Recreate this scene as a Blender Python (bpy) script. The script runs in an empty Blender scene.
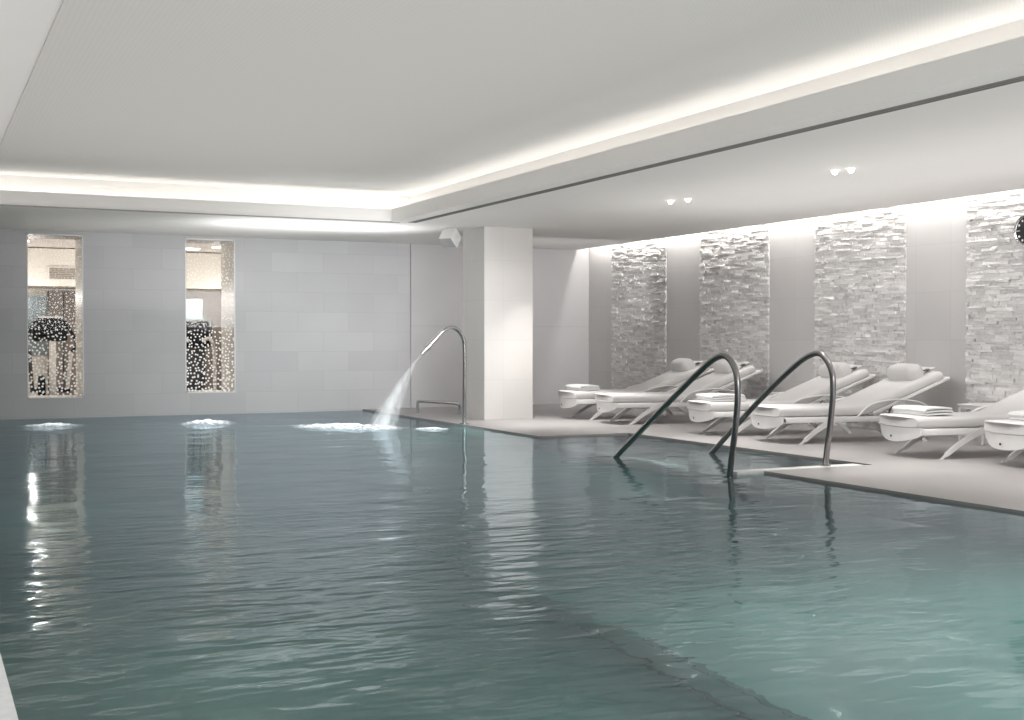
import bpy, bmesh, math, random
from mathutils import Vector, Matrix
random.seed(7)
C = bpy.context.scene.collection
PI = math.pi

# ------------------------------------------------------------------ materials
def mat(name, base=(.8, .8, .8), rough=.5, metal=0., spec=.5, emit=None, estr=0.):
    m = bpy.data.materials.new(name); m.use_nodes = True
    b = m.node_tree.nodes['Principled BSDF']
    b.inputs['Base Color'].default_value = (*base, 1)
    b.inputs['Roughness'].default_value = rough
    b.inputs['Metallic'].default_value = metal
    b.inputs['Specular IOR Level'].default_value = spec
    if emit:
        b.inputs['Emission Color'].default_value = (*emit, 1)
        b.inputs['Emission Strength'].default_value = estr
    return m

def nd(m, t, **k):
    n = m.node_tree.nodes.new(t)
    for a, v in k.items():
        if a.startswith('i_'):
            key = a[2:].replace('_', ' ')
            n.inputs[int(key) if key.isdigit() else key].default_value = v
        else:
            setattr(n, a, v)
    return n

def lk(m, a, b): m.node_tree.links.new(a, b)
def bsdf(m): return m.node_tree.nodes['Principled BSDF']

def mottled(name, c1, c2, scale=1.5, rough=.5, bump=0., bscale=40, spec=.4, stretch=(1, 1, 1), metal=0.):
    m = mat(name, c1, rough, metal, spec)
    g = nd(m, 'ShaderNodeNewGeometry')
    mp = nd(m, 'ShaderNodeMapping'); mp.inputs['Scale'].default_value = stretch
    n = nd(m, 'ShaderNodeTexNoise', i_Scale=scale, i_Detail=4.)
    r = nd(m, 'ShaderNodeValToRGB')
    r.color_ramp.elements[0].position = .35; r.color_ramp.elements[0].color = (*c1, 1)
    r.color_ramp.elements[1].position = .65; r.color_ramp.elements[1].color = (*c2, 1)
    lk(m, g.outputs['Position'], mp.inputs[0]); lk(m, mp.outputs[0], n.inputs['Vector'])
    lk(m, n.outputs[0], r.inputs[0]); lk(m, r.outputs[0], bsdf(m).inputs['Base Color'])
    if bump:
        n2 = nd(m, 'ShaderNodeTexNoise', i_Scale=bscale, i_Detail=3.)
        bp = nd(m, 'ShaderNodeBump', i_Strength=bump, i_Distance=.01)
        lk(m, g.outputs['Position'], n2.inputs['Vector'])
        lk(m, n2.outputs[0], bp.inputs['Height']); lk(m, bp.outputs[0], bsdf(m).inputs['Normal'])
    return m

def tiled(name, c1, c2, mortar, w, h, axis='xz', rough=.45, ms=.004, offset=.5, bias=0., zoff=0.):
    """large stone tiles laid in courses"""
    m = mat(name, c1, rough, 0, .4)
    g = nd(m, 'ShaderNodeNewGeometry'); s = nd(m, 'ShaderNodeSeparateXYZ'); c = nd(m, 'ShaderNodeCombineXYZ')
    lk(m, g.outputs['Position'], s.inputs[0])
    lk(m, s.outputs[axis[0].upper()], c.inputs[0]); lk(m, s.outputs[axis[1].upper()], c.inputs[1])
    b = nd(m, 'ShaderNodeTexBrick', i_Color1=(*c1, 1), i_Color2=(*c2, 1), i_Mortar=(*mortar, 1), i_Scale=1.,
           i_Mortar_Size=ms, i_Bias=bias, i_Brick_Width=w, i_Row_Height=h)
    b.inputs['Mortar Smooth'].default_value = .3
    b.offset = offset
    lk(m, c.outputs[0], b.inputs['Vector'])
    n = nd(m, 'ShaderNodeTexNoise', i_Scale=1.1, i_Detail=3.)
    lk(m, g.outputs['Position'], n.inputs['Vector'])
    mx = nd(m, 'ShaderNodeMix', data_type='RGBA', blend_type='MULTIPLY'); mx.inputs[0].default_value = .12
    lk(m, b.outputs[0], mx.inputs[6]); lk(m, n.outputs[0], mx.inputs[7])
    lk(m, mx.outputs[2], bsdf(m).inputs['Base Color'])
    return m

M = {}
M['plaster'] = mottled('white_plaster', (.80, .785, .765), (.82, .805, .785), .6, .75, .02, 60)
M['plaster2'] = mottled('ceiling_paint', (.78, .765, .75), (.80, .785, .77), .5, .7)
M['walltile'] = tiled('grey_wall_tile', (.555, .557, .568), (.60, .602, .612), (.51, .512, .522), .9, .335)
M['wallpanel'] = tiled('pale_wall_panel', (.60, .59, .595), (.615, .605, .61), (.52, .52, .525), 2.4, 1.45, ms=.006, offset=0)
M['sidewall'] = tiled('side_wall_tile', (.60, .585, .58), (.63, .615, .61), (.54, .53, .53), .6, .6, axis='yz', offset=0)
M['pillar'] = tiled('pillar_stone', (.70, .675, .655), (.73, .705, .68), (.63, .61, .59), .8, .6, axis='xz', offset=0, ms=.003)
M['deck'] = mottled('deck_stone', (.345, .33, .33), (.39, .375, .372), .9, .42, .02, 80, .45)
M['white_step'] = mottled('white_step_edge', (.80, .80, .79), (.86, .86, .85), 20, .45)
M['chrome'] = mat('polished_steel', (.50, .50, .50), .16, 1.)
M['darksteel'] = mat('brushed_steel', (.33, .318, .318), .25, 1.)
M['frame_white'] = mottled('white_lacquered_frame', (.80, .79, .785), (.84, .83, .82), 8, .38)
M['fabric'] = mottled('pale_grey_cushion_fabric', (.66, .645, .64), (.72, .705, .70), 260, .9, .25, 500, .2)
M['pillowfab'] = mottled('grey_pillow_fabric', (.60, .585, .58), (.65, .635, .63), 260, .9, .25, 500, .2)
M['towel'] = mottled('white_terry_towel', (.86, .86, .86), (.93, .93, .93), 160, .95, .6, 240, .1)
M['dark'] = mat('black_plastic', (.015, .015, .017), .4)
M['darkgrey'] = mat('dark_grey_plastic', (.07, .07, .075), .5)
M['slotgrey'] = mat('slot_grey_metal', (.30, .29, .28), .5, .3)
M['slotdark'] = mat('slot_shadow', (.05, .048, .046), .8)
M['tablewhite'] = mottled('white_table_laminate', (.70, .69, .68), (.75, .74, .73), 6, .4)
M['led'] = mat('cove_light_strip', (1, 1, 1), .5, emit=(1., .99, .965), estr=12.)
M['led_far'] = mat('far_cove_light_strip', (1, 1, 1), .5, emit=(1., .985, .95), estr=12.)
M['led_wall'] = mat('wall_wash_strip', (1, 1, 1), .5, emit=(1., .975, .94), estr=48.)
M['lamp'] = mat('downlight_lens', (1, 1, 1), .5, emit=(1., .96, .9), estr=13.)
M['clockblack'] = mat('black_clock_face', (.012, .012, .014), .35)
M['speaker'] = mottled('white_speaker_shell', (.66, .65, .64), (.70, .69, .68), 10, .5)

# split face stone: every little block has its own tone
m = mat('split_face_stone', (.7, .68, .66), .85, 0, .25); M['stone'] = m
g = nd(m, 'ShaderNodeNewGeometry')
r = nd(m, 'ShaderNodeValToRGB')
r.color_ramp.elements[0].color = (.61, .597, .592, 1); r.color_ramp.elements[1].color = (.87, .855, .845, 1)
lk(m, g.outputs['Random Per Island'], r.inputs[0])
n = nd(m, 'ShaderNodeTexNoise', i_Scale=22., i_Detail=6.); lk(m, g.outputs['Position'], n.inputs['Vector'])
mx = nd(m, 'ShaderNodeMix', data_type='RGBA', blend_type='OVERLAY'); mx.inputs[0].default_value = .45
lk(m, r.outputs[0], mx.inputs[6]); lk(m, n.outputs[0], mx.inputs[7]); lk(m, mx.outputs[2], bsdf(m).inputs['Base Color'])
bp = nd(m, 'ShaderNodeBump', i_Strength=.7, i_Distance=.02)
lk(m, n.outputs[0], bp.inputs['Height']); lk(m, bp.outputs[0], bsdf(m).inputs['Normal'])

# perforated acoustic ceiling
m = mat('perforated_ceiling_board', (.72, .70, .675), .8, 0, .2); M['perf'] = m
g = nd(m, 'ShaderNodeNewGeometry')
v = nd(m, 'ShaderNodeTexVoronoi', i_Scale=26., i_Randomness=0.)
lk(m, g.outputs['Position'], v.inputs['Vector'])
r = nd(m, 'ShaderNodeValToRGB')
r.color_ramp.elements[0].position = .22; r.color_ramp.elements[0].color = (.56, .55, .53, 1)
r.color_ramp.elements[1].position = .30; r.color_ramp.elements[1].color = (.64, .625, .605, 1)
lk(m, v.outputs['Distance'], r.inputs[0]); lk(m, r.outputs[0], bsdf(m).inputs['Base Color'])

# pool tile (teal mosaic)
m = mat('pool_mosaic_tile', (.1, .3, .3), .35, 0, .5); M['pool'] = m
g = nd(m, 'ShaderNodeNewGeometry')
b = nd(m, 'ShaderNodeTexBrick', i_Color1=(.125, .25, .235, 1), i_Color2=(.145, .28, .26, 1), i_Mortar=(.16, .28, .26, 1), i_Scale=1.,
       i_Mortar_Size=.003, i_Brick_Width=.05, i_Row_Height=.05)
lk(m, g.outputs['Position'], b.inputs['Vector'])
n = nd(m, 'ShaderNodeTexNoise', i_Scale=.5, i_Detail=2.); lk(m, g.outputs['Position'], n.inputs['Vector'])
mx = nd(m, 'ShaderNodeMix', data_type='RGBA', blend_type='MULTIPLY'); mx.inputs[0].default_value = .35
lk(m, b.outputs[0], mx.inputs[6]); lk(m, n.outputs[0], mx.inputs[7]); lk(m, mx.outputs[2], bsdf(m).inputs['Base Color'])
M['poollight'] = mottled('pale_pool_tile', (.26, .44, .42), (.31, .50, .48), 2, .4)
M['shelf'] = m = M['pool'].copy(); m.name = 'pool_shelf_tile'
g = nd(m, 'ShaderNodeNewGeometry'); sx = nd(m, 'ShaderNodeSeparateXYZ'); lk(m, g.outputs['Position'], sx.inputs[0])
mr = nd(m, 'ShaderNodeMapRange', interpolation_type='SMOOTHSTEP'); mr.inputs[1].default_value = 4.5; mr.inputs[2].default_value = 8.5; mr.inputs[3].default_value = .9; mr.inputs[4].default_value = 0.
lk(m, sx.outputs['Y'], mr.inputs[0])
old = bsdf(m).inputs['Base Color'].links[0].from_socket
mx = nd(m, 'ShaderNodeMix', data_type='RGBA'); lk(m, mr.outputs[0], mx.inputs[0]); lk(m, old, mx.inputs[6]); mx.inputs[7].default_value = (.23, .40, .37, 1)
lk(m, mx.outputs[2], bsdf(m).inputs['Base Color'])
M['pooldark'] = mottled('dark_pool_tile', (.06, .15, .14), (.07, .17, .16), 2, .4)

# water surface
m = bpy.data.materials.new('pool_water'); m.use_nodes = True; M['water'] = m
nt = m.node_tree; nt.nodes.remove(nt.nodes['Principled BSDF']); out = nt.nodes['Material Output']
g = nd(m, 'ShaderNodeNewGeometry')
def wnoise(scale, stretch, rot, detail=2., rough=.5):
    mp = nd(m, 'ShaderNodeMapping'); mp.inputs['Scale'].default_value = stretch; mp.inputs['Rotation'].default_value = (0, 0, rot)
    n = nd(m, 'ShaderNodeTexNoise', i_Scale=scale, i_Detail=detail, i_Roughness=rough, i_Distortion=.4)
    lk(m, g.outputs['Position'], mp.inputs[0]); lk(m, mp.outputs[0], n.inputs['Vector'])
    return n.outputs[0]
def mth(op, a, b=None):
    n = nd(m, 'ShaderNodeMath', operation=op)
    for i, x in enumerate((a, b)):
        if x is None: continue
        if isinstance(x, (int, float)): n.inputs[i].default_value = x
        else: lk(m, x, n.inputs[i])
    return n.outputs[0]
def blob(cx, cy, r0, r1):
    d = nd(m, 'ShaderNodeVectorMath', operation='DISTANCE'); d.inputs[1].default_value = (cx, cy, -.05)
    lk(m, g.outputs['Position'], d.inputs[0])
    mr = nd(m, 'ShaderNodeMapRange', interpolation_type='SMOOTHSTEP'); mr.inputs[1].default_value = r0; mr.inputs[2].default_value = r1
    mr.inputs[3].default_value = 1.; mr.inputs[4].default_value = 0.
    lk(m, d.outputs['Value'], mr.inputs[0]); return mr.outputs[0]
big = wnoise(1.1, (1, 1.2, 1), .4)
mid = wnoise(3.2, (.55, 1.5, 1), .45)
fine = wnoise(9., (.6, 1.5, 1), .5, 1.)
area = blob(2.7, 6.4, .8, 3.4)
h = mth('MULTIPLY', big, .05)
h = mth('ADD', h, mth('MULTIPLY', mid, mth('ADD', .010, mth('MULTIPLY', area, .075))))
h = mth('ADD', h, mth('MULTIPLY', fine, mth('ADD', .003, mth('MULTIPLY', area, .014))))
bp = nd(m, 'ShaderNodeBump', i_Strength=1., i_Distance=.36); lk(m, h, bp.inputs['Height'])
fr = nd(m, 'ShaderNodeFresnel', i_IOR=1.333); lk(m, bp.outputs[0], fr.inputs['Normal'])
rf = nd(m, 'ShaderNodeBsdfRefraction', i_IOR=1.333, i_Roughness=.03, i_Color=(.80, .93, .94, 1)); lk(m, bp.outputs[0], rf.inputs['Normal'])
gl = nd(m, 'ShaderNodeBsdfGlossy', i_Roughness=.075, i_Color=(.80, .88, .94, 1)); lk(m, bp.outputs[0], gl.inputs['Normal'])
ms = nd(m, 'ShaderNodeMixShader')
lk(m, fr.outputs[0], ms.inputs[0]); lk(m, rf.outputs[0], ms.inputs[1]); lk(m, gl.outputs[0], ms.inputs[2])
lk(m, ms.outputs[0], out.inputs['Surface'])

def veil(name, lo, hi, scale, dens, fade=None, stretch=(1, 1, 1), emit=0.):
    """white spray / foam with noisy see-through gaps; fade = object space radial falloff"""
    m = bpy.data.materials.new(name); m.use_nodes = True
    b = bsdf(m); b.inputs['Base Color'].default_value = (.92, .95, .96, 1); b.inputs['Roughness'].default_value = .7
    b.inputs['Emission Color'].default_value = (.9, .96, 1, 1); b.inputs['Emission Strength'].default_value = emit  # self-glow put into spray and foam to whiten them
    tc = nd(m, 'ShaderNodeTexCoord'); mp = nd(m, 'ShaderNodeMapping'); mp.inputs['Scale'].default_value = stretch
    n = nd(m, 'ShaderNodeTexNoise', i_Scale=scale, i_Detail=4.)
    lk(m, tc.outputs['Object'], mp.inputs[0]); lk(m, mp.outputs[0], n.inputs['Vector'])
    r = nd(m, 'ShaderNodeMapRange'); r.inputs[1].default_value = lo; r.inputs[2].default_value = hi; r.inputs[3].default_value = 0; r.inputs[4].default_value = dens
    lk(m, n.outputs[0], r.inputs[0])
    vc = nd(m, 'ShaderNodeAttribute', attribute_name='fade')
    mu = nd(m, 'ShaderNodeMath', operation='MULTIPLY', use_clamp=True)
    lk(m, r.outputs[0], mu.inputs[0]); lk(m, vc.outputs['Fac'], mu.inputs[1]); lk(m, mu.outputs[0], b.inputs['Alpha'])
    return m
M['jet'] = veil('falling_water_spray', .3, .75, 12., .36, stretch=(1, 1, .25), emit=.12)
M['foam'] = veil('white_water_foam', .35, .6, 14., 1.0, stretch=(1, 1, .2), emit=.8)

# window glass with dotted film
m = bpy.data.materials.new('dotted_window_glass'); m.use_nodes = True; M['glass'] = m
b = bsdf(m); b.inputs['Roughness'].default_value = .6
b.inputs['Base Color'].default_value = (.93, .92, .90, 1)
g = nd(m, 'ShaderNodeNewGeometry')
s = nd(m, 'ShaderNodeSeparateXYZ'); c = nd(m, 'ShaderNodeCombineXYZ'); lk(m, g.outputs['Position'], s.inputs[0])
lk(m, s.outputs['X'], c.inputs[0]); lk(m, s.outputs['Z'], c.inputs[1])
v = nd(m, 'ShaderNodeTexVoronoi', i_Scale=18., i_Randomness=.85, voronoi_dimensions='2D'); lk(m, c.outputs[0], v.inputs['Vector'])
lt = nd(m, 'ShaderNodeMath', operation='LESS_THAN'); lk(m, v.outputs['Distance'], lt.inputs[0])
mr = nd(m, 'ShaderNodeMapRange'); mr.inputs[1].default_value = .6; mr.inputs[2].default_value = 2.7; mr.inputs[3].default_value = .30; mr.inputs[4].default_value = .12
lk(m, s.outputs['Z'], mr.inputs[0]); lk(m, mr.outputs[0], lt.inputs[1])
tr = nd(m, 'ShaderNodeBsdfTransparent', i_Color=(.97, .97, .96, 1)); gls = nd(m, 'ShaderNodeBsdfGlossy', i_Roughness=.02)
mg = nd(m, 'ShaderNodeMixShader'); mg.inputs[0].default_value = .008
lk(m, tr.outputs[0], mg.inputs[1]); lk(m, gls.outputs[0], mg.inputs[2])
ms = nd(m, 'ShaderNodeMixShader'); lk(m, lt.outputs[0], ms.inputs[0]); lk(m, mg.outputs[0], ms.inputs[1]); lk(m, b.outputs[0], ms.inputs[2])
lk(m, ms.outputs[0], m.node_tree.nodes['Material Output'].inputs['Surface'])
b.inputs['Emission Color'].default_value = (1, .96, .9, 1); b.inputs['Emission Strength'].default_value = .15  # faint self-glow put into the film dots
M['gymwall'] = mottled('cream_gym_wall', (.76, .72, .66), (.80, .77, .71), 1, .7)
M['gymceil'] = mottled('gym_ceiling', (.66, .62, .59), (.70, .66, .63), 1, .7)
M['gymfloor'] = mottled('gym_floor', (.34, .26, .20), (.42, .32, .25), 4, .5)
M['gymdark'] = mottled('grey_brown_partition', (.20, .17, .145), (.24, .205, .18), 2, .6)
M['mirror'] = mat('gym_mirror_glass', (.30, .36, .38), .15, .6)
M['screen'] = mat('lit_screen', (.5, .7, .8), .3, emit=(.55, .75, .85), estr=.9)
M['gymlamp'] = mat('gym_lamp_lens', (1, 1, 1), .5, emit=(1., .95, .88), estr=4.5)
M['gymblack'] = mat('matte_black_machine', (.02, .02, .021), .85, 0, .1)
M['gymwhite'] = mottled('white_machine_shell', (.75, .72, .68), (.80, .77, .73), 6, .4)

# ------------------------------------------------------------------ mesh helpers
def box(bm, x0, x1, y0, y1, z0, z1, mtx=None):
    vs = [bm.verts.new((x, y, z)) for z in (z0, z1) for y in (y0, y1) for x in (x0, x1)]
    if mtx is not None:
        for v in vs: v.co = mtx @ v.co
    for f in ((0, 2, 3, 1), (4, 5, 7, 6), (0, 1, 5, 4), (2, 6, 7, 3), (0, 4, 6, 2), (1, 3, 7, 5)):
        bm.faces.new([vs[i] for i in f])
    return vs

def rbox(bm, x0, x1, y0, y1, z0, z1, r=.01, seg=2, mtx=None):
    b2 = bmesh.new(); box(b2, x0, x1, y0, y1, z0, z1)
    bmesh.ops.bevel(b2, geom=b2.edges[:], offset=r, segments=seg, profile=.5, affect='EDGES')
    me = bpy.data.meshes.new('t'); b2.to_mesh(me); b2.free()
    if mtx is not None: me.transform(mtx)
    bm.from_mesh(me); bpy.data.meshes.remove(me)

def rings(bm, rs, cap=True):
    prev = None; first = None
    for ring in rs:
        vs = [bm.verts.new(p) for p in ring]
        if prev:
            n = len(vs)
            for i in range(n):
                bm.faces.new((prev[i], prev[(i + 1) % n], vs[(i + 1) % n], vs[i]))
        else: first = vs
        prev = vs
    if cap:
        bm.faces.new(list(reversed(first))); bm.faces.new(prev)

def smooth_path(pts, n=8):
    """Catmull-Rom through pts"""
    P = [Vector(p) for p in pts]; P = [P[0] * 2 - P[1]] + P + [P[-1] * 2 - P[-2]]
    o = []
    for i in range(1, len(P) - 2):
        a, b, c, d = P[i - 1:i + 3]
        for k in range(n):
            t = k / n
            o.append(.5 * ((2 * b) + (c - a) * t + (2 * a - 5 * b + 4 * c - d) * t * t + (3 * b - a - 3 * c + d) * t ** 3))
    o.append(P[-2]); return o

def tube(bm, pts, r, seg=12, r2=None, flat=1.):
    pts = [Vector(p) for p in pts]; n = len(pts); rs = []
    up = None
    for i, p in enumerate(pts):
        t = (pts[min(i + 1, n - 1)] - pts[max(i - 1, 0)]).normalized()
        if up is None:
            up = Vector((0, 0, 1)) if abs(t.z) < .9 else Vector((0, 1, 0))
        u = (up - t * up.dot(t)).normalized(); w = t.cross(u); up = u
        rr = r if r2 is None else r + (r2 - r) * i / (n - 1)
        rs.append([p + u * math.cos(a) * rr * flat + w * math.sin(a) * rr for a in (2 * PI * k / seg for k in range(seg))])
    rings(bm, rs)

def lathe(bm, prof, mtx=Matrix(), seg=24):
    rs = [[mtx @ Vector((r * math.cos(2 * PI * k / seg), r * math.sin(2 * PI * k / seg), z)) for k in range(seg)] for r, z in prof]
    rings(bm, rs)

def obj(name, bm, m, parent=None, smooth=False, loc=None):
    bmesh.ops.recalc_face_normals(bm, faces=bm.faces[:])
    me = bpy.data.meshes.new(name); bm.to_mesh(me); bm.free()
    me.materials.append(m)
    if smooth:
        for p in me.polygons: p.use_smooth = True
        me.set_sharp_from_angle(angle=math.radians(42))
    o = bpy.data.objects.new(name, me); C.objects.link(o)
    if parent: o.parent = parent
    if loc: o.location = loc
    return o

def thing(name, label, cat, loc=(0, 0, 0), rz=0., group=None):
    o = bpy.data.objects.new(name, None); C.objects.link(o); o.empty_display_size = .2
    o.location = loc; o.rotation_euler = (0, 0, rz); o['label'] = label; o['category'] = cat
    if group: o['group'] = group
    return o

def tag(o, label, cat, group=None, kind=None):
    o['label'] = label; o['category'] = cat
    if group: o['group'] = group
    if kind: o['kind'] = kind
    return o

def struct(name, bm, m, parent=None, **k):
    o = obj(name, bm, m, parent, **k)
    if not parent: o['kind'] = 'structure'
    return o

def dup(root, loc, rz, label, group=None):
    r = root.copy(); C.objects.link(r); r.location = loc; r.rotation_euler = (0, 0, rz); r['label'] = label
    if group: r['group'] = group
    for ch in list(root.children):
        c = ch.copy(); C.objects.link(c); c.parent = r
        for gch in ch.children:
            d = gch.copy(); C.objects.link(d); d.parent = c
    return r

def bx(*boxes):
    bm = bmesh.new()
    for b in boxes: box(bm, *b)
    return bm

# ------------------------------------------------------------------ layout (metres; camera foot at origin, +Y along the side wall)
XP0, XP1 = .285, 7.0          # pool sides
YP0, YP1 = 1.0, 20.5          # pool ends (far end is the back wall)
AX, AY0, AY1 = 8.3, 9.22, 13.75    # entry alcove
XW, YB = 11.5, 20.5
ZC, ZR = 2.9, 3.35
WZ = -.022
XL, YN = -3.0, -3.2

# floor slabs around the pool
struct('floor', bx((XL, XP0, YN, YB, -.3, 0), (XP0, XW, YN, YP0, -.3, 0), (XP1, XW, YP0, AY0, -.3, 0),
                   (AX, XW, AY0, AY1, -.3, 0), (XP1, XW, AY1, YB, -.3, 0)), M['deck'])
struct('trim_1', bx((XP0 - .30, XP0, YP0, YB, 0, .006)), M['white_step'])
# pool basin
bm = bmesh.new()
def quad(bm, *p): bm.faces.new([bm.verts.new(q) for q in p])
D1, D2, XS = -1.52, -1.22, 3.35
quad(bm, (XP0, YP0, D1), (XS, YP0, D1), (XS, YP1, D1), (XP0, YP1, D1))
quad(bm, (XP0, YP0, D1), (XP0, YP1, D1), (XP0, YP1, 0), (XP0, YP0, 0))
quad(bm, (XP0, YP0, D1), (XP1, YP0, D1), (XP1, YP0, 0), (XP0, YP0, 0))
quad(bm, (XP0, YP1 - .004, D1), (XP1, YP1 - .004, D1), (XP1, YP1 - .004, WZ - .01), (XP0, YP1 - .004, WZ - .01))
for y0, y1 in ((YP0, AY0), (AY1, YP1)):
    quad(bm, (XP1, y0, D1), (XP1, y1, D1), (XP1, y1, -.3), (XP1, y0, -.3))
quad(bm, (XP1, AY0, D1), (AX, AY0, D1), (AX, AY0, -.3), (XP1, AY0, -.3))
quad(bm, (XP1, AY1, D1), (AX, AY1, D1), (AX, AY1, -.3), (XP1, AY1, -.3))
quad(bm, (AX, AY0, D1), (AX, AY1, D1), (AX, AY1, -.3), (AX, AY0, -.3))
basin = struct('floor_pool', bm, M['pool'])
bm = bmesh.new()
YR0, YR1 = 5.6, 9.0
quad(bm, (XS, YP0, D2), (AX, YP0, D2), (AX, YR0, D2), (XS, YR0, D2))
quad(bm, (XS, YR0, D2), (AX, YR0, D2), (AX, YR1, D1), (XS, YR1, D1))
quad(bm, (XS, YR1, D1), (AX, YR1, D1), (AX, YP1, D1), (XS, YP1, D1))
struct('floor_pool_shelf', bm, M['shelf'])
bm = bmesh.new(); quad(bm, (XS, YP0, D1), (XS, YR1, D1), (XS, YR0, D2), (XS, YP0, D2))
struct('trim_2', bm, M['poollight'])
struct('trim_3', bx((XS - .02, XS + .02, YP0, 5.6, D2, D2 + .008), (XS - .03, XS - .012, YP0, 6.0, D1, D1 + .012)), M['pooldark'])
# entry steps going down into the alcove and the white nosing at water level
st = bmesh.new()
for i in range(9):
    box(st, 6.62 if i == 0 else XP1, AX, AY0 + .5 * i, min(AY0 + .5 * (i + 1), AY1), D1 + .001, -.20 - .10 * i)
struct('trim_4', st, M['deck'])
t = obj('step_nosing', bx((6.70, 8.17, 9.20, 9.34, -.22, .004)), M['white_step'])
tag(t, 'white step edge strip at the waterline between the two tall handrails', 'step')

# water
bm = bmesh.new()
quad(bm, (XP0, YP0, WZ), (XP1, YP0, WZ), (XP1, YP1, WZ), (XP0, YP1, WZ))
quad(bm, (XP1, AY0, WZ), (AX, AY0, WZ), (AX, AY1, WZ), (XP1, AY1, WZ))
tag(obj('pool_water', bm, M['water']), 'blue green rippled water filling the indoor pool', 'water', kind='stuff')

# ------------------------------------------------------------------ back wall with two window openings
W = [(1.56, 2.395, .29, 2.85), (3.97, 4.79, .33, 2.86)]
YT = YB + 1.02
struct('wall_back', bx((XL, W[0][0], YB, YT, -1.6, 3.4), (W[0][1], W[1][0], YB, YT, -1.6, 3.4), (W[1][1], 7.88, YB, YT, -1.6, 3.4),
                       (W[0][0], W[0][1], YB, YT, -1.6, W[0][2]), (W[0][0], W[0][1], YB, YT, W[0][3], 3.4),
                       (W[1][0], W[1][1], YB, YT, -1.6, W[1][2]), (W[1][0], W[1][1], YB, YT, W[1][3], 3.4)), M['walltile'])
struct('wall_back_panel', bx((7.905, XW, YB, YT, -1.6, 3.4), (7.88, 7.905, YB + .03, YT, -1.6, 3.4)), M['wallpanel'])
for k, (x0, x1, z0, z1) in enumerate(W):
    w = bpy.data.objects.new('window_%d' % (k + 1), None); C.objects.link(w); w['kind'] = 'structure'
    w.location = ((x0 + x1) / 2, YB, z0)
    def rel(bm): bmesh.ops.translate(bm, verts=bm.verts[:], vec=-w.location); return bm
    f = .018
    obj('window_frame', rel(bx((x0, x0 + f, YB - .006, YB + .04, z0, z1), (x1 - f, x1, YB - .006, YB + .04, z0, z1),
                               (x0, x1, YB - .006, YB + .04, z0, z0 + f), (x0, x1, YB - .006, YB + .04, z1 - f, z1))), M['frame_white'] if k == 0 else M['frame_white'], w)
    bm = bmesh.new(); quad(bm, (x0, YB + .02, z0), (x1, YB + .02, z0), (x1, YB + .02, z1), (x0, YB + .02, z1))
    obj('window_pane', rel(bm), M['glass'], w)
    obj('window_reveal', rel(bx((x1 - .006, x1, YB + .04, YT, z0, z1), (x0, x0 + .006, YB + .04, YT, z0, z1), (x0, x1, YB + .04, YT, z0, z0 + .006))), M['gymwhite'], w)

# ------------------------------------------------------------------ side wall, stone strips
struct('wall_right', bx((XW, XW + .3, YN, YT, -.3, 3.4)), M['sidewall'])
struct('wall_left', bx((XL - .3, XL, YN, YT, -.3, 3.4)), M['sidewall'])
struct('wall_near', bx((XL, XW, YN - .3, YN, -.3, 3.4)), M['walltile'])
def stone_strip(y0, y1):
    bm = bmesh.new(); z = 0.0
    while z < 3.12:
        hh = random.choice((.024, .030, .036, .042, .048)); y = y0 - random.random() * .2
        while y < y1:
            L = random.uniform(.07, .30); a, b = max(y, y0), min(y + L, y1); y += L
            if b - a < .02: continue
            d = random.choice((.008, .013, .018, .024, .034)) + random.random() * .006
            vs = box(bm, XW - d, XW, a + .0015, b - .0015, z + .001, z + hh - .001)
            for i in (0, 2, 4, 6): vs[i].co.x += random.uniform(-.009, .006)
        z += hh
    return bm
for k, (y0, y1) in enumerate(((17.80, 19.61), (14.99, 16.79), (12.16, 13.94), (9.33, 11.13), (6.5, 8.3), (3.67, 5.47))):
    o = struct('trim_%d' % (k + 5), stone_strip(y0, y1), M['stone'])

# ------------------------------------------------------------------ ceiling
LX, LY = 6.2, 16.85       # inner faces of the lip
CX, CY = 6.66, 17.32      # cove walls
KX = -.25
bm = bx((CX, 11.25, YN, YB, ZC, ZR + .1), (LX, CX, YN, LY, ZC, 2.97), (LX, LX + .03, YN, LY + .03, 2.97, 3.085),
        (XL, CX, CY, YB, ZC, ZR + .1), (KX, CX, LY, CY, ZC, 2.97), (KX, LX, LY, LY + .03, 2.97, 3.085),
        (XL, KX - .46, YN, CY, ZC, ZR + .1), (KX - .46, KX, YN, CY, ZC, 2.97), (KX - .03, KX, YN, LY + .03, 2.97, 3.085),
        (11.25, XW, YN, YB, 3.2, ZR + .1))
struct('ceiling_soffit', bm, M['plaster'])
struct('ceiling', bx((XL, XW, YN, YB, ZR, ZR + .15)), M['plaster2'])
struct('ceiling_board', bx((.86, CX, YN + .3, CY, ZR - .012, ZR)), M['perf'])
struct('trim_11', bx((KX, LX + .12, LY - .012, LY + .004, ZC - .012, ZC + .006)), M['slotgrey'])  # grey strip drawn in place of the dark shadow gap under the lip
# light strips inside the coves and above the side wall
t = obj('cove_light', bx((LX + .36, LX + .40, YN + .3, LY + .34, 2.972, 2.985)), M['led']); tag(t, 'hidden warm white light strip in the long ceiling cove on the lounger side', 'cove light')
t = obj('cove_light', bx((KX + .1, LX + .34, LY + .36, LY + .40, 2.972, 2.985)), M['led_far']); tag(t, 'hidden warm white light strip in the ceiling cove along the window wall', 'cove light')
t = obj('cove_light', bx((KX - .40, KX - .36, YN + .3, LY, 2.972, 2.985)), M['led']); tag(t, 'hidden warm white light strip in the cove on the far left', 'cove light')
t = obj('wall_washer', bx((11.31, 11.35, YN + .3, YB - .15, 3.16, 3.18)), M['led_wall']); tag(t, 'hidden light strip in the ceiling gap above the stone strips', 'wall washer')

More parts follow.
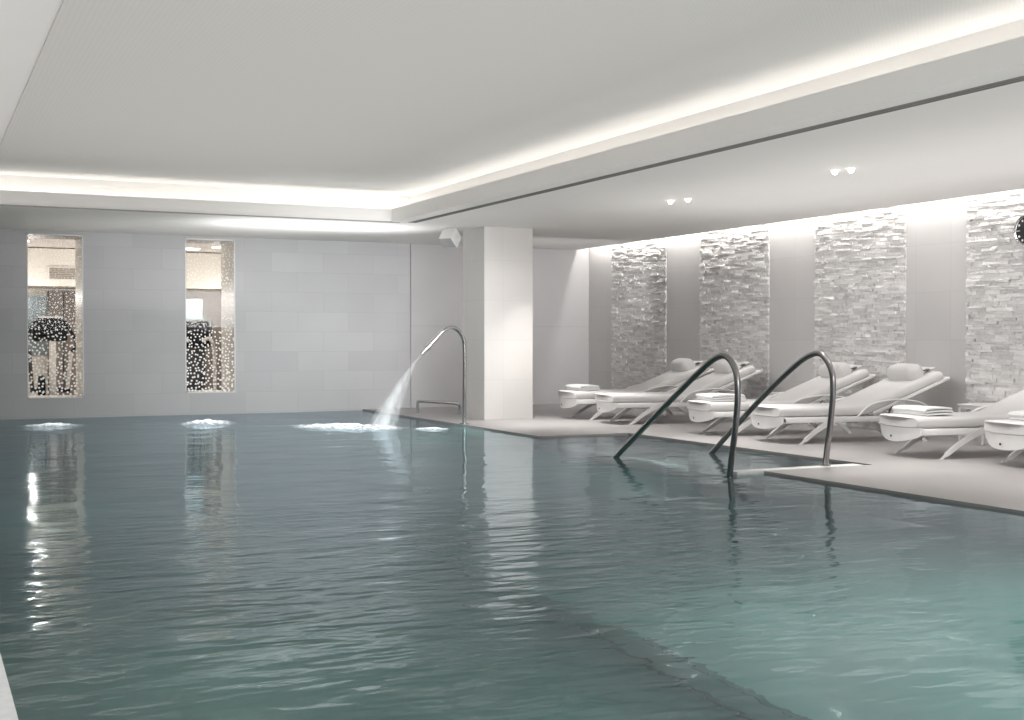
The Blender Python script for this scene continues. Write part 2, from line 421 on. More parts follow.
# linear slot diffuser in the soffit
t = thing('slot_diffuser', 'long grey linear air slot running along the ceiling edge above the pool', 'air vent', (6.49, 6.8, ZC))
y0, y1 = -9.2, 10.0
obj('vent_frame', bx((-.055, -.045, y0, y1, -.006, .0), (.045, .055, y0, y1, -.006, .0), (-.006, .006, y0, y1, -.006, .0)), M['slotgrey'], t)
obj('vent_slot', bx((-.045, -.006, y0, y1, -.002, .001)), M['slotdark'], t)
obj('vent_slot', bx((.006, .045, y0, y1, -.002, .001)), M['slotdark'], t)
obj('vent_blade', bx((-.028, -.024, y0, y1, -.005, .0), (.024, .028, y0, y1, -.005, .0)), M['slotgrey'], t)

# downlights
def downlight(label, x, y):
    t = thing('downlight', label, 'ceiling light', (x, y, ZC), 0, 'small recessed downlights in the white ceiling')
    bm = bmesh.new(); lathe(bm, ((.036, 0), (.05, 0), (.05, -.004), (.036, -.006))); obj('trim_ring', bm, M['frame_white'], t, True)
    bm = bmesh.new(); lathe(bm, ((.001, -.002), (.032, -.003), (.032, -.010), (.028, -.026), (.018, -.038), (.001, -.044))); obj('lens', bm, M['lamp'], t, True)
    return t
downlight('lit downlight, left one of the pair farther from the camera', 8.31, 12.78)
downlight('lit downlight, right one of the pair farther from the camera', 8.38, 12.51)
downlight('lit downlight, left one of the pair nearer the camera', 8.32, 9.80)
downlight('lit downlight, right one of the pair nearer the camera', 8.37, 9.62)

# ------------------------------------------------------------------ pillar
PX0, PX1, PY0, PY1 = 7.69, 8.50, 16.90, 17.70
struct('pillar', bx((PX0, PX1, PY0, PY1, 0, ZC)), M['pillar'])

# ceiling speaker by the pillar
t = thing('ceiling_speaker', 'small white box loudspeaker hanging from the ceiling beside the pillar', 'speaker', (7.30, 17.3, ZC))
R = Matrix.Translation((0, 0, -.15)) @ Matrix.Rotation(math.radians(35), 4, 'Z') @ Matrix.Rotation(math.radians(38), 4, 'Y')
bm = bmesh.new(); rbox(bm, -.10, .12, -.12, .12, -.11, .11, .018, 2, R); obj('speaker_cabinet', bm, M['speaker'], t)
bm = bmesh.new(); rbox(bm, -.098, .10, -.105, .105, -.117, -.108, .003, 1, R); obj('speaker_grille', bm, mat('speaker_grille_grey', (.33, .33, .33), .6), t)
bm = bmesh.new(); tube(bm, [(0, 0, 0), (0, 0, -.08)], .016); box(bm, -.05, .05, -.05, .05, -.008, 0); obj('bracket', bm, M['speaker'], t)

# ------------------------------------------------------------------ handrails
def handrail(label, x, pts, xe):
    t = thing('pool_handrail', label, 'handrail', (x, pts[0][0], 0), 0, 'tall curved handrails at the pool steps')
    n = len(pts)
    P = smooth_path([(xe * i / (n - 1), y - pts[0][0], z) for i, (y, z) in enumerate(pts)], 10)
    bm = bmesh.new(); tube(bm, P, .0285, 16); obj('rail_tube', bm, M['darksteel'], t, True)
    bm = bmesh.new(); lathe(bm, ((.03, 0), (.052, 0), (.052, .008), (.03, .014)), Matrix.Translation((0, 0, (.004 if x > 7 else -.21)))); obj('floor_flange', bm, M['chrome'], t, True)
    return t
handrail('dark steel curved handrail, the left one nearer the pillar', 6.64,
         [(9.26, -.22), (9.20, .10), (9.13, .42), (9.09, .72), (9.12, .93), (9.25, 1.05), (9.42, 1.03), (9.67, .90), (10.2, .58), (10.74, .245), (11.1, .02), (11.45, -.20), (11.8, -.42)], -.06)
handrail('dark steel curved handrail, the right one beside the deck', 7.78,
         [(9.28, .005), (9.255, .15), (9.20, .42), (9.16, .72), (9.18, .92), (9.31, 1.06), (9.48, 1.05), (9.74, .92), (10.2, .62), (10.7, .26), (11.05, .0), (11.4, -.24), (11.7, -.45)], -.06)

# ------------------------------------------------------------------ fountain spout
t = thing('fountain_spout', 'tall steel gooseneck water spout standing at the pool edge before the pillar', 'fountain', (7.06, 16.2, 0))
bm = bmesh.new()
P = smooth_path([(0, 0, 0), (0, 0, .5), (0, 0, 1.08), (-.03, 0, 1.24), (-.11, 0, 1.345), (-.22, 0, 1.375), (-.33, 0, 1.325), (-.46, 0, 1.20)], 8)
tube(bm, P, .030, 14); obj('spout_pipe', bm, M['chrome'], t, True)
bm = bmesh.new(); tube(bm, [(-.44, 0, 1.22), (-.55, 0, 1.11)], .036, 14); tube(bm, [(-.55, 0, 1.11), (-.58, 0, 1.08)], .045, 14, .045)
tube(bm, [(-.58, 0, 1.08), (-.655, 0, 1.005)], .034, 14, .022); obj('nozzle', bm, M['chrome'], t, True)
bm = bmesh.new(); lathe(bm, ((.03, 0), (.07, 0), (.07, .012), (.03, .02))); obj('base_flange', bm, M['chrome'], t, True)

def faded(o, fn):
    a = o.data.attributes.new('fade', 'FLOAT', 'POINT')
    for i, v in enumerate(o.data.vertices): a.data[i].value = fn(v.co)
# falling jet
bm = bmesh.new()
for lay, (spread, sh) in enumerate(((.27, 0), (.20, .02), (.14, -.02), (.07, 0))):
    rs = []
    for i in range(15):
        s = i / 14
        cx = -.66 - .50 * s - .12 * s * s; cz = 1.0 - .50 * s - .545 * s * s
        wd = .012 + spread * s ** 1.3
        rs.append([(7.06 + cx + wd * .8 * math.cos(a) + sh * s, 16.2 + wd * math.sin(a), cz + wd * .12 * math.cos(a)) for a in (2 * PI * k / 14 for k in range(14))])
    rings(bm, rs, False)
j = obj('water_jet', bm, M['jet'], None, True)
faded(j, lambda c: max(.0, min(1, .12 + (.9 - c.z) * .9)))
tag(j, 'white spray of water falling from the gooseneck spout into the pool', 'water jet')

def foam(name, label, cx, cy, rx, ry, rot, hgt, seed, power=1.):
    rnd = random.Random(seed); bm = bmesh.new(); N = 36; Rn = 12
    ph = [rnd.random() * 6.28 for _ in range(6)]
    grid = []
    for i in range(Rn + 1):
        row = []
        for k in range(N):
            a = 2 * PI * k / N; q = i / Rn
            w = 1 + .16 * math.sin(3 * a + ph[0]) + .10 * math.sin(5 * a + ph[1]) + .06 * math.sin(9 * a + ph[2])
            x, y = rx * q * w * math.cos(a), ry * q * w * math.sin(a)
            z = hgt * (1 - q * q) ** 1.5 * (.6 + .4 * math.sin(21 * x + ph[3]) * math.sin(26 * y + ph[4]) + .3 * rnd.random()) + .004
            row.append(bm.verts.new((x * math.cos(rot) - y * math.sin(rot), x * math.sin(rot) + y * math.cos(rot), z)))
        grid.append(row)
    for i in range(Rn):
        for k in range(N):
            bm.faces.new((grid[i][k], grid[i][(k + 1) % N], grid[i + 1][(k + 1) % N], grid[i + 1][k]))
    bmesh.ops.remove_doubles(bm, verts=bm.verts[:], dist=1e-5)
    o = obj(name, bm, M['foam'], None, True, (cx, cy, WZ))
    cr, sr = math.cos(rot), math.sin(rot)
    faded(o, lambda c: max(0, 1 - math.hypot((c.x * cr + c.y * sr) / rx, (-c.x * sr + c.y * cr) / ry)) ** power * 1.6)
    tag(o, label, 'foam'); return o
foam('foam_patch', 'long white foam trail on the water where the jet lands', 5.40, 16.58, .92, .50, -.80, .05, 1, .7)
foam('foam_patch', 'small bright foam spot on the water just left of the spout', 6.36, 15.75, .26, .20, -.4, .02, 3, .6)
foam('foam_patch', 'bubbling foam mound by the back wall below the right window', 3.80, 18.1, .44, .40, 0, .06, 4, 1.1)
foam('foam_patch', 'faint bubbling foam by the back wall below the left window', 1.75, 18.6, .50, .50, 0, .04, 5, 1.8)

# low grab rail on the far deck
t = thing('grab_rail', 'low steel grab rail on the far deck by the back wall', 'rail', (7.45, 19.02, 0))
bm = bmesh.new()
a, b = Vector((0, 0, 0)), Vector((.50, -.55, 0))
P = smooth_path([a, a + Vector((0, 0, .10)), a + Vector((0, 0, .165)), a.lerp(b, .05) + Vector((0, 0, .19)), a.lerp(b, .5) + Vector((0, 0, .18)),
                 a.lerp(b, .95) + Vector((0, 0, .165)), b + Vector((0, 0, .13)), b + Vector((0, 0, .07)), b], 6)
tube(bm, P, .022, 12); obj('rail_tube', bm, M['chrome'], t, True)
for q in (a, b):
    bm = bmesh.new(); lathe(bm, ((.02, 0), (.04, 0), (.04, .006), (.02, .01)), Matrix.Translation(q)); obj('floor_flange', bm, M['chrome'], t, True)

# ------------------------------------------------------------------ sun loungers (local x = foot to head, y = across)
def rr_section(w, h, r=.035, n=5):
    """rounded rectangle outline, y across, z up"""
    o = []
    for cx, cz, a0 in ((w / 2 - r, h / 2 - r, 0), (-w / 2 + r, h / 2 - r, PI / 2), (-w / 2 + r, -h / 2 + r, PI), (w / 2 - r, -h / 2 + r, 1.5 * PI)):
        for k in range(n):
            a = a0 + PI / 2 * k / (n - 1)
            o.append((cx + r * math.cos(a), cz + r * math.sin(a)))
    return o
def densify(o, m=4):
    q = []
    for i in range(len(o)):
        a, b = o[i], o[(i + 1) % len(o)]
        if math.dist(a, b) > .1:
            for k in range(m): q.append((a[0] + (b[0] - a[0]) * k / m, a[1] + (b[1] - a[1]) * k / m))
        else: q.append(a)
    return q
def make_lounger(label, loc, rz):
    t = thing('sun_lounger', label, 'sun lounger', loc, rz, 'white sun loungers in pairs along the stone wall')
    # mattress: seat and backrest in one bending pad
    path = [(-.245, .365, .80), (-.235, .365, .94), (-.20, .366, 1), (.2, .366, 1), (.6, .366, 1), (.86, .368, 1), (.96, .385, 1), (1.06, .425, 1), (1.3, .522, 1), (1.6, .640, 1), (1.9, .752, 1), (1.955, .771, .94), (1.97, .776, .75)]
    sec = densify(rr_section(.74, .112, .045, 5), 6)
    rs = []
    for i, (u, z, s) in enumerate(path):
        p, q = path[max(i - 1, 0)], path[min(i + 1, len(path) - 1)]
        tx, tz = q[0] - p[0], q[1] - p[1]; L = math.hypot(tx, tz); tx, tz = tx / L, tz / L
        ring = []
        for y, h in sec:
            ed = 1 - (y / .37) ** 2
            hh = h * (s if s < 1 else 1) + (.008 * ed if h > 0 else 0)
            yy = y * (1 - (1 - s) * .12)
            bow = -.085 * ed * max(0, 1 - (u + .245) / .6)
            ring.append((u - tz * hh + bow, yy, z + tx * hh))
        rs.append(ring)
    bm = bmesh.new(); rings(bm, rs); obj('mattress', bm, M['fabric'], t, True)
    # frame: side rails, cross bars
    bm = bmesh.new()
    for s in (-1, 1):
        rbox(bm, -.22, 1.80, s * .365 - .02, s * .365 + .02, .238, .306, .012, 2)
    for u in (.5, 1.1, 1.74): rbox(bm, u - .02, u + .02, -.35, .35, .25, .29, .008, 1)
    obj('frame', bm, M['frame_white'], t, True)
    # bowed deep end panel
    bm = bmesh.new(); N = 16; outer, inner = [], []
    rs = []
    for i in range(N + 1):
        y = -.385 + .77 * i / N; e = 1 - (y / .385) ** 2
        x = -.22 - .095 * e; zt = .312; zb = .245 - .085 * e ** .7
        rs.append([(x, y, zt), (x + .03, y, zt), (x + .045, y, zb + .004), (x + .015, y, zb)])
    rings(bm, rs); obj('end_panel', bm, M['frame_white'], t, True)
    bm = bmesh.new(); lathe(bm, ((.001, 0), (.012, 0), (.012, .006), (.001, .006)), Matrix.Translation((-.318, 0, .215)) @ Matrix.Rotation(-PI / 2, 4, 'Y'), 12)
    p = obj('end_hole', bm, M['dark'], t)
    # legs: flat sabre legs
    for s in (-1, 1):
        for front in (1, 0):
            if front: pts = [(.50, .285), (.36, .225), (.20, .135), (.07, .045), (.0, 0)]; wd = [.034, .029, .025, .022, .021]
            else: pts = [(1.30, .285), (1.42, .22), (1.54, .13), (1.64, .045), (1.68, 0)]; wd = [.034, .029, .025, .022, .021]
            rs = []
            for i, (u, z) in enumerate(pts):
                a, b = pts[max(i - 1, 0)], pts[min(i + 1, 4)]
                nx, nz = -(b[1] - a[1]), b[0] - a[0]; L = math.hypot(nx, nz); nx, nz = nx / L * wd[i], nz / L * wd[i]
                if i == 4: nx, nz = wd[i] * 1.3 * (-1 if front else 1), 0
                y0, y1 = s * .398 - .016 - s * .03 * (1 - i / 4), s * .398 + .016 - s * .03 * (1 - i / 4)
                ring = [(u + nx, y0, z + nz), (u - nx, y0, z - nz), (u - nx, y1, z - nz), (u + nx, y1, z + nz)]
                rs.append(ring)
            bm = bmesh.new(); rings(bm, rs); obj('leg', bm, M['frame_white'], t)
    # backrest frame
    R = Matrix.Translation((.98, 0, .325)) @ Matrix.Rotation(-math.radians(21.2), 4, 'Y')
    bm = bmesh.new()
    for s in (-1, 1): rbox(bm, .02, 1.13, s * .352 - .018, s * .352 + .018, -.018, .018, .008, 1, R)
    rbox(bm, 1.10, 1.16, -.375, .375, -.016, .018, .008, 1, R)
    for k in range(9): rbox(bm, .08 + .115 * k, .12 + .115 * k, -.34, .34, -.010, .006, .004, 1, R)
    obj('backrest_frame', bm, M['frame_white'], t)
    bm = bmesh.new(); tube(bm, [(1.42, -.2, .47), (1.28, -.2, .27)], .011); tube(bm, [(1.42, .2, .47), (1.28, .2, .27)], .011); tube(bm, [(1.28, -.24, .27), (1.28, .24, .27)], .011)
    obj('backrest_prop', bm, M['darksteel'], t, True)
    # bowed armrests
    for s in (-1, 1):
        P = smooth_path([(.78, s * .372, .30), (.92, s * .40, .43), (1.15, s * .415, .485), (1.38, s * .415, .49), (1.62, s * .405, .45), (1.78, s * .385, .36), (1.80, s * .37, .29)], 6)
        bm = bmesh.new(); tube(bm, P, .024, 10, None, .5); obj('armrest', bm, M['frame_white'], t, True)
    # pillow roll across the top of the backrest
    rs = []; R2 = Matrix.Translation((1.70, 0, .762)) @ Matrix.Rotation(-math.radians(21), 4, 'Y')
    for i in range(13):
        q = i / 12 * 2 - 1; s = max(.45, (1 - abs(q) ** 9) ** .5)
        ring = []
        for k in range(20):
            a = 2 * PI * k / 20; cc, ss = math.cos(a), math.sin(a)
            ring.append(R2 @ Vector((.118 * s * math.copysign(abs(cc) ** .6, cc), .27 * q, (.145 if ss > 0 else .05) * s * math.copysign(abs(ss) ** .75, ss))))
        rs.append(ring)
    bm = bmesh.new(); rings(bm, rs); pl = obj('pillow', bm, M['pillowfab'], t, True)
    bm = bmesh.new()
    rbox(bm, .10, .28, -.22, .22, .000, .010, .004, 1, R2); obj('pillow_strap', bm, M['pillowfab'], pl)
    bm = bmesh.new(); rbox(bm, .14, .20, -.225, -.16, .004, .022, .004, 1, R2); obj('strap_gap_dark', bm, M['darkgrey'], pl)  # dark block standing in for the shaded gap beside the strap
    return t
G = math.radians
L0 = make_lounger('white sun lounger farthest from the camera, folded towel on its foot', (9.20, 16.63, 0), G(-9))
dup(L0, (9.18, 15.44, 0), G(-10), 'white sun lounger without a towel, second from the far end')
dup(L0, (9.20, 13.07, 0), G(-10), 'white sun lounger with towel, its foot seen between the two handrails')
dup(L0, (9.24, 11.79, 0), G(-8), 'white sun lounger without towel, seen behind the right handrail, headrest fully in view')
dup(L0, (9.37, 9.72, 0), G(-12), 'white sun lounger before the small table, folded towel on its foot')
dup(L0, (9.55, 8.46, 0), G(-12), 'white sun lounger cut off by the right edge, nearest the camera')

# folded towels
def towel_bm(L, Wd, layers, th=.024, seed=0):
    rnd = random.Random(seed)
    # serpentine centre line in (x, z)
    cl = []
    for i in range(layers):
        z = th * .62 + i * th * 1.12
        xs = [-L / 2 + L * k / 8 for k in range(9)]
        if i % 2: xs.reverse()
        for x in xs: cl.append((x, z + .002 * math.sin(x * 17 + i)))
        if i < layers - 1:
            e = cl[-1][0]; sg = 1 if e > 0 else -1
            cl.append((e + sg * th * .5, z + th * .56))
    rs = []
    N = 8
    for j in range(N + 1):
        y = -Wd / 2 + Wd * j / N
        sh = 1. if 0 < j < N else .72
        lft, rgt = [], []
        for i, (x, z) in enumerate(cl):
            a, b = cl[max(i - 1, 0)], cl[min(i + 1, len(cl) - 1)]
            tx, tz = b[0] - a[0], b[1] - a[1]; q = math.hypot(tx, tz) or 1; nx, nz = -tz / q, tx / q
            sag = -.006 * (abs(x) / (L / 2)) ** 3 + .003 * math.sin(9 * y + 7 * x + seed)
            lft.append((x + nx * th / 2 * sh, y, max(z + nz * th / 2 * sh + sag, .001)))
            rgt.append((x - nx * th / 2 * sh, y, max(z - nz * th / 2 * sh + sag, .001)))
        rs.append(lft + rgt[::-1])
    bm = bmesh.new(); rings(bm, rs, False)
    # end caps strip by strip
    bm.verts.ensure_lookup_table(); n = len(rs[0]); h = n // 2
    for base in (0, N * n):
        for i in range(h - 1):
            bm.faces.new([bm.verts[base + k] for k in (i, i + 1, n - 2 - i, n - 1 - i)])
    return bm
def towel(label, foot, rz, u, v, L, Wd, layers, rot, seed):
    o = obj('folded_towel', towel_bm(L, Wd, layers, .025, seed), M['towel'], None, True)
    c, s = math.cos(rz), math.sin(rz)
    o.location = (foot[0] + u * c - v * s, foot[1] + u * s + v * c, .433); o.rotation_euler = (0, 0, rz + rot)
    tag(o, label, 'towel', 'white folded towels on the loungers'); return o
towel('white folded towel on the foot of the lounger farthest away', (9.20, 16.63), G(-9), .02, 0, .30, .56, 3, G(4), 1)
towel('thick white towel on the lounger foot between the two handrails', (9.20, 13.07), G(-10), .06, .02, .42, .62, 3, G(-5), 2)
towel('white folded towel on the lounger in front of the small table', (9.37, 9.72), G(-12), .04, 0, .30, .58, 3, G(3), 3)
towel('white folded towel on the lounger cut off at the right edge', (9.55, 8.46), G(-12), .12, -.02, .30, .56, 3, G(2), 4)

# side tables by the wall
def side_table(label, x, y):
    t = thing('side_table', label, 'side table', (x, y, 0), 0, 'small white side tables between the lounger pairs')
    bm = bmesh.new(); rbox(bm, -.23, .23, -.20, .20, .43, .455, .005, 1); obj('table_top', bm, M['tablewhite'], t)
    bm = bmesh.new(); rbox(bm, -.21, .21, -.18, .18, .40, .43, .004, 1); obj('apron', bm, M['tablewhite'], t)
    for sx in (-1, 1):
        for sy in (-1, 1):
            bm = bmesh.new(); rbox(bm, sx * .205 - .016, sx * .205 + .016, sy * .175 - .016, sy * .175 + .016, 0, .41, .003, 1); obj('leg', bm, M['tablewhite'], t)
    return t
s0 = side_table('small white square side table behind the lounger with towel, at right', 11.2, 10.57)
dup(s0, (11.2, 14.15, 0), 0, 'small white square side table glimpsed behind the two handrails')

# ------------------------------------------------------------------ wall clock
t = thing('wall_clock', 'round black wall clock with silver rim on the stone wall', 'clock', (XW - .07, 10.17, 2.45))
R = Matrix.Rotation(-PI / 2, 4, 'Y')
bm = bmesh.new(); lathe(bm, ((.150, -.06), (.183, -.06), (.186, .0), (.183, .022), (.172, .026), (.166, .014), (.150, .01)), R, 48); obj('clock_rim', bm, M['chrome'], t, True)
bm = bmesh.new(); lathe(bm, ((.001, .004), (.168, .004), (.168, .012), (.001, .012)), R, 48); obj('clock_face', bm, M['clockblack'], t)
for k in range(12):
    bm = bmesh.new(); a = PI / 6 * k; yy, zz = .128 * math.sin(a), .128 * math.cos(a)
    if k % 3 == 0:
        q = Matrix.Translation((-.016, yy, zz)) @ Matrix.Rotation(-a, 4, 'X'); box(bm, -.001, .001, -.004, .004, -.028, .028, q)
    else: lathe(bm, ((.001, .014), (.014, .014), (.014, .016), (.001, .016)), Matrix.Translation((0, yy, zz)) @ R, 12)
    obj('hour_marker', bm, M['frame_white'], t)
for a, L, w in ((G(-60), .085, .006), (G(-15), .12, .004)):
    bm = bmesh.new(); q = Matrix.Translation((-.019, 0, 0)) @ Matrix.Rotation(-a, 4, 'X'); box(bm, -.001, .001, -w, w, -.02, L, q); obj('clock_hand', bm, M['frame_white'], t)

# ------------------------------------------------------------------ gym behind the windows
GY0, GY1 = YT, 27.0
struct('floor_gym', bx((0, 8, GY0, GY1, -.1, 0)), M['gymfloor'])
struct('ceiling_gym', bx((0, 8, GY0, GY1, 3.0, 3.1)), M['gymceil'])
struct('wall_gym_far', bx((0, 8, GY1, GY1 + .1, -.1, 3.1)), M['gymwall'])
struct('wall_gym_left', bx((-.1, 0, GY0, GY1 + .1, -.1, 3.1)), M['gymwall'])
struct('wall_gym_right', bx((8, 8.1, GY0, GY1 + .1, -.1, 3.1)), M['gymwall'])
struct('trim_12', bx((0.02, 7.98, 25.6, GY1, 2.25, 2.98)), M['gymwall'])
struct('trim_13', bx((2.45, 2.72, 26.7, GY1, 0, 2.2), (4.6, 6.4, 25.9, 26.1, .05, 2.24), (2.75, 3.4, 26.8, GY1, 0, 2.2)), M['gymdark'])
t = obj('mirror', bx((1.95, 2.42, 26.94, 26.98, .9, 2.1)), M['mirror']); tag(t, 'tall grey mirror on the gym wall seen through the left window', 'mirror')
t = thing('air_grille', 'white air grille on the gym bulkhead seen through the left window', 'air vent', (2.62, 25.59, 2.5))
obj('grille_frame', bx((-.28, .28, -.02, 0, -.13, -.11), (-.28, .28, -.02, 0, .11, .13), (-.28, -.26, -.02, 0, -.11, .11), (.26, .28, -.02, 0, -.11, .11)), M['gymwhite'], t)
obj('grille_louvre', bx(*[(-.26, .26, -.015, -.003, -.10 + .035 * k, -.085 + .035 * k) for k in range(6)]), mat('grille_shadow', (.35, .31, .27), .6), t)
for lab, x, y, w, d in (('bright ceiling lamp panel at the top of the left window', 1.95, 22.3, .5, .35), ('small bright lamp in the gym seen low in the left window top', 1.78, 23.9, .18, .15),
                     ('bright lamp in the gym seen through the right window', 4.75, 24.6, .55, .3), ('small lamp at the right side of the right window', 5.25, 24.0, .14, .14)):
    t = thing('gym_lamp', lab, 'ceiling light', (x, y, 3.0), 0, 'lit ceiling lamps in the gym')
    obj('lamp_lens', bx((-w / 2, w / 2, -d / 2, d / 2, -.03, -.01)), M['gymlamp'], t)
    obj('lamp_frame', bx((-w / 2 - .02, w / 2 + .02, -d / 2 - .02, d / 2 + .02, -.012, 0)), M['gymwhite'], t)
# cross trainer
t = thing('cross_trainer', 'black and white cross trainer seen through the left window', 'exercise machine', (2.22, 24.0, 0))
bm = bmesh.new(); rbox(bm, -.30, .30, -.10, .05, 1.18, 1.56, .05, 2); rbox(bm, -.22, .22, -.14, -.08, 1.28, 1.60, .03, 2); obj('console', bm, M['gymblack'], t, True)
obj('console_rim', bx((-.20, .20, -.15, -.135, 1.60, 1.63)), M['gymwhite'], t)
bm = bmesh.new(); rbox(bm, -.02, .10, -.06, .06, .12, 1.2, .03, 2); obj('column', bm, M['gymwhite'], t, True)
for s in (-1, 1):
    bm = bmesh.new(); tube(bm, smooth_path([(s * .24, -.02, 1.52), (s * .34, -.1, 1.38), (s * .44, -.14, 1.12), (s * .36, -.05, .98)], 6), .028); obj('handlebar', bm, M['gymblack'], t, True)
    bm = bmesh.new(); tube(bm, [(s * .36, -.05, 1.0), (s * .30, .1, .25)], .035); obj('swing_arm', bm, M['gymwhite'] if s > 0 else M['darkgrey'], t, True)
    bm = bmesh.new(); rbox(bm, s * .22 - .09, s * .22 + .09, -.35, .15, .26, .32, .02, 2); obj('pedal', bm, M['gymblack'], t, True)
bm = bmesh.new(); rbox(bm, -.38, .38, -.5, -.4, 0, .08, .02, 2); rbox(bm, -.38, .38, .35, .45, 0, .08, .02, 2); rbox(bm, -.06, .10, -.45, .42, .02, .14, .03, 2)
lathe(bm, ((.01, -.05), (.22, -.05), (.24, 0), (.22, .05), (.01, .05)), Matrix.Translation((-.14, .1, .32)) @ Matrix.Rotation(PI / 2, 4, 'Y')); obj('base', bm, M['gymblack'], t, True)
# treadmill
t = thing('treadmill', 'dark treadmill with lit blue screen seen through the right window', 'exercise machine', (4.72, 23.6, 0))
bm = bmesh.new(); rbox(bm, -.34, .34, -.06, .06, 1.22, 1.55, .03, 2); rbox(bm, -.34, .30, -.16, .0, 1.06, 1.24, .03, 2); obj('console', bm, M['gymblack'], t, True)
obj('screen', bx((-.26, .16, -.02, .01, 1.60, 1.95)), M['screen'], t)
bm = bmesh.new(); rbox(bm, -.28, .18, .01, .04, 1.56, 1.98, .01, 1); obj('screen_housing', bm, M['gymwhite'], t)
for s in (-1, 1):
    bm = bmesh.new(); tube(bm, smooth_path([(s * .12, -.2, 1.18), (s * .26, -.22, 1.22), (s * .36, -.12, 1.0), (s * .40, .0, .4), (s * .40, .05, .12)], 6), .035); obj('upright', bm, M['gymwhite'], t, True)
bm = bmesh.new(); rbox(bm, -.40, .40, -.9, .45, .10, .24, .03, 2); obj('deck', bm, M['gymwhite'], t, True)
obj('running_belt', bx((-.27, .27, -.92, .3, .235, .248)), M['gymblack'], t)
for y0, y1 in ((-.9, -.6), (.2, .42)):
    bm = bmesh.new(); rbox(bm, -.42, .42, y0, y1, 0, .10, .02, 2); obj('foot_bar', bm, M['gymblack'], t, True)
bm = bmesh.new(); rbox(bm, -.24, .24, .03, .16, .24, 1.1, .04, 2); obj('motor_shroud', bm, M['darkgrey'], t, True)

# ------------------------------------------------------------------ lamps
def area(loc, size, power, rot=(0, 0, 0), color=(1, 1, 1), spread=PI):
    l = bpy.data.lights.new('area', 'AREA'); l.shape = 'RECTANGLE'; l.size, l.size_y = size; l.energy = power; l.color = color; l.spread = spread
    o = bpy.data.objects.new('added_area_light', l); C.objects.link(o); o.location = loc; o.rotation_euler = rot; return o
def spot(loc, power, ang=70, blend=.6, color=(1, .97, .93), rad=.04, aim=None):
    l = bpy.data.lights.new('spot', 'SPOT'); l.energy = power; l.spot_size = math.radians(ang); l.spot_blend = blend; l.color = color; l.shadow_soft_size = rad
    o = bpy.data.objects.new('spot_light', l); C.objects.link(o); o.location = loc
    if aim: o.rotation_euler = (Vector(aim) - Vector(loc)).to_track_quat('-Z', 'Y').to_euler()
    return o
def point(loc, power, color=(1, 1, 1), rad=0.):
    l = bpy.data.lights.new('point', 'POINT'); l.energy = power; l.color = color; l.shadow_soft_size = rad
    o = bpy.data.objects.new('unseen_point_light', l); C.objects.link(o); o.location = loc; return o
for y in (16.3, 15.3, 12.65, 11.6, 9.7, 8.4, 6.0):  # some sit at the downlights, the rest are added without a fixture
    spot((8.35, y, 2.87), 250 if y > 12 else 190, 66, .9, aim=(8.35, y - .1, 0))
spot((7.6, 11.5, 2.8), 170, 24, .8, aim=(8.1, 16.9, 1.5))  # added spot to brighten the pillar front, no fixture
spot((-.3, 5.0, 2.7), 70, 50, .8, color=(.9, .96, 1), aim=(.1, 4.8, 0))  # added unseen spot to whiten the left deck edge
# added unseen area lamps throwing general light up on to the white ceiling
area((3.0, 8.4, 1.45), (5.8, 16.), 188, (PI, 0, 0), (1, .97, .945))
area((9.0, 6.5, 1.45), (3.2, 15.), 85, (PI, 0, 0), (1, .98, .96))
area((3.8, 18.9, 1.6), (4., 2.2), 13, (PI, 0, 0), (1, .98, .96))
area((-.2, 8.0, 1.45), (.7, 14.), 22, (PI, 0, 0), (1, .99, .98))
# added washes without fixtures for the window wall and the stone wall
area((6.0, 12.8, 1.9), (2.6, .8), 42, (G(80), 0, 0), (.985, .99, 1), 1.35)
area((9.9, 17.95, 2.0), (2.6, 1.2), 11, (PI / 2, 0, 0), (1, .99, .98), 2.4)
area((7.0, 18.2, 1.5), (.9, 1.2), 3., (PI / 2, 0, -.25), (1, .99, .99), 2.2)
area((7.3, 9.0, 2.3), (13.2, .6), 48, (math.radians(62), 0, -PI / 2), (1, .99, .98), 1.7)
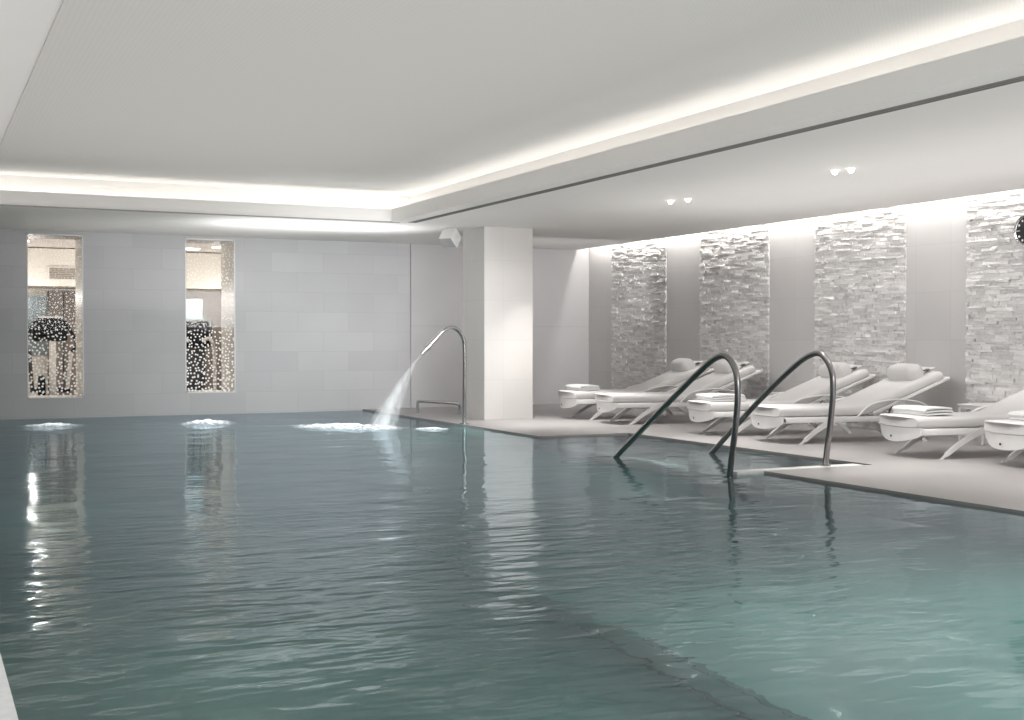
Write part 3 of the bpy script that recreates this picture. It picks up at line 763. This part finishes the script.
# added soft fill from behind the camera
area((5.5, -2.6, 2.2), (8, 1.4), 260, (math.radians(80), 0, 0), (.98, .99, 1))
# added unseen uplight for the glow on the ceiling beyond the cove
area((5.4, 17.9, 2.1), (2.8, 1.0), 24, (PI, 0, 0), (1, 1, 1), 2.5)
# gym: unseen points added as fill
for gx, gy in ((1.2, 22.9), (3.1, 23.0), (3.6, 22.9), (5.6, 23.2), (3.6, 25.0), (2.0, 25.0), (5.6, 25.0)): point((gx, gy, 2.0), 20, (1, .965, .92))
# unseen pool lamps, some at the water's glows, others added to light the tiles
tc = (.86, 1., .95)
point((6.75, 10.9, -.35), 14, tc); point((4.6, 5.3, -.35), 15, tc); point((5.9, 4.6, -.35), 20, tc); point((5.6, 14.2, -.3), 12, tc)
point((6.5, 16.0, -.6), 22, tc); point((4.6, 3.5, -.9), 14, tc)
point((1.4, 6.0, -.6), 8, (.85, 1, .85)); point((2.5, 4.6, -1.0), 2.2, tc); point((1.0, 11, -.7), 5, tc); point((3.8, 18.5, -.5), 9, tc)

# ------------------------------------------------------------------ world, camera, look
w = bpy.data.worlds.new('World'); bpy.context.scene.world = w; w.use_nodes = True
w.node_tree.nodes['Background'].inputs[0].default_value = (.8, .85, .9, 1); w.node_tree.nodes['Background'].inputs[1].default_value = .3
F = 1238.
cam = bpy.data.cameras.new('Camera'); cam.sensor_width = 36; cam.lens = 36 * F / 1024; cam.clip_start = .05; cam.clip_end = 200
co = bpy.data.objects.new('Camera', cam); C.objects.link(co); co.location = (0, 0, 1.2)
co.rotation_euler = (PI / 2 - math.atan(20 / F), 0, -math.atan(597 / F))
sc = bpy.context.scene; sc.camera = co
sc.view_settings.view_transform = 'Standard'; sc.view_settings.look = 'None'; sc.view_settings.exposure = .14; sc.view_settings.gamma = 1.
cy = sc.cycles; cy.use_denoising = True; cy.max_bounces = 10; cy.diffuse_bounces = 5; cy.glossy_bounces = 4; cy.transmission_bounces = 6; cy.transparent_max_bounces = 16
cy.sample_clamp_indirect = 4.; cy.caustics_reflective = False; cy.caustics_refractive = True; cy.blur_glossy = .5
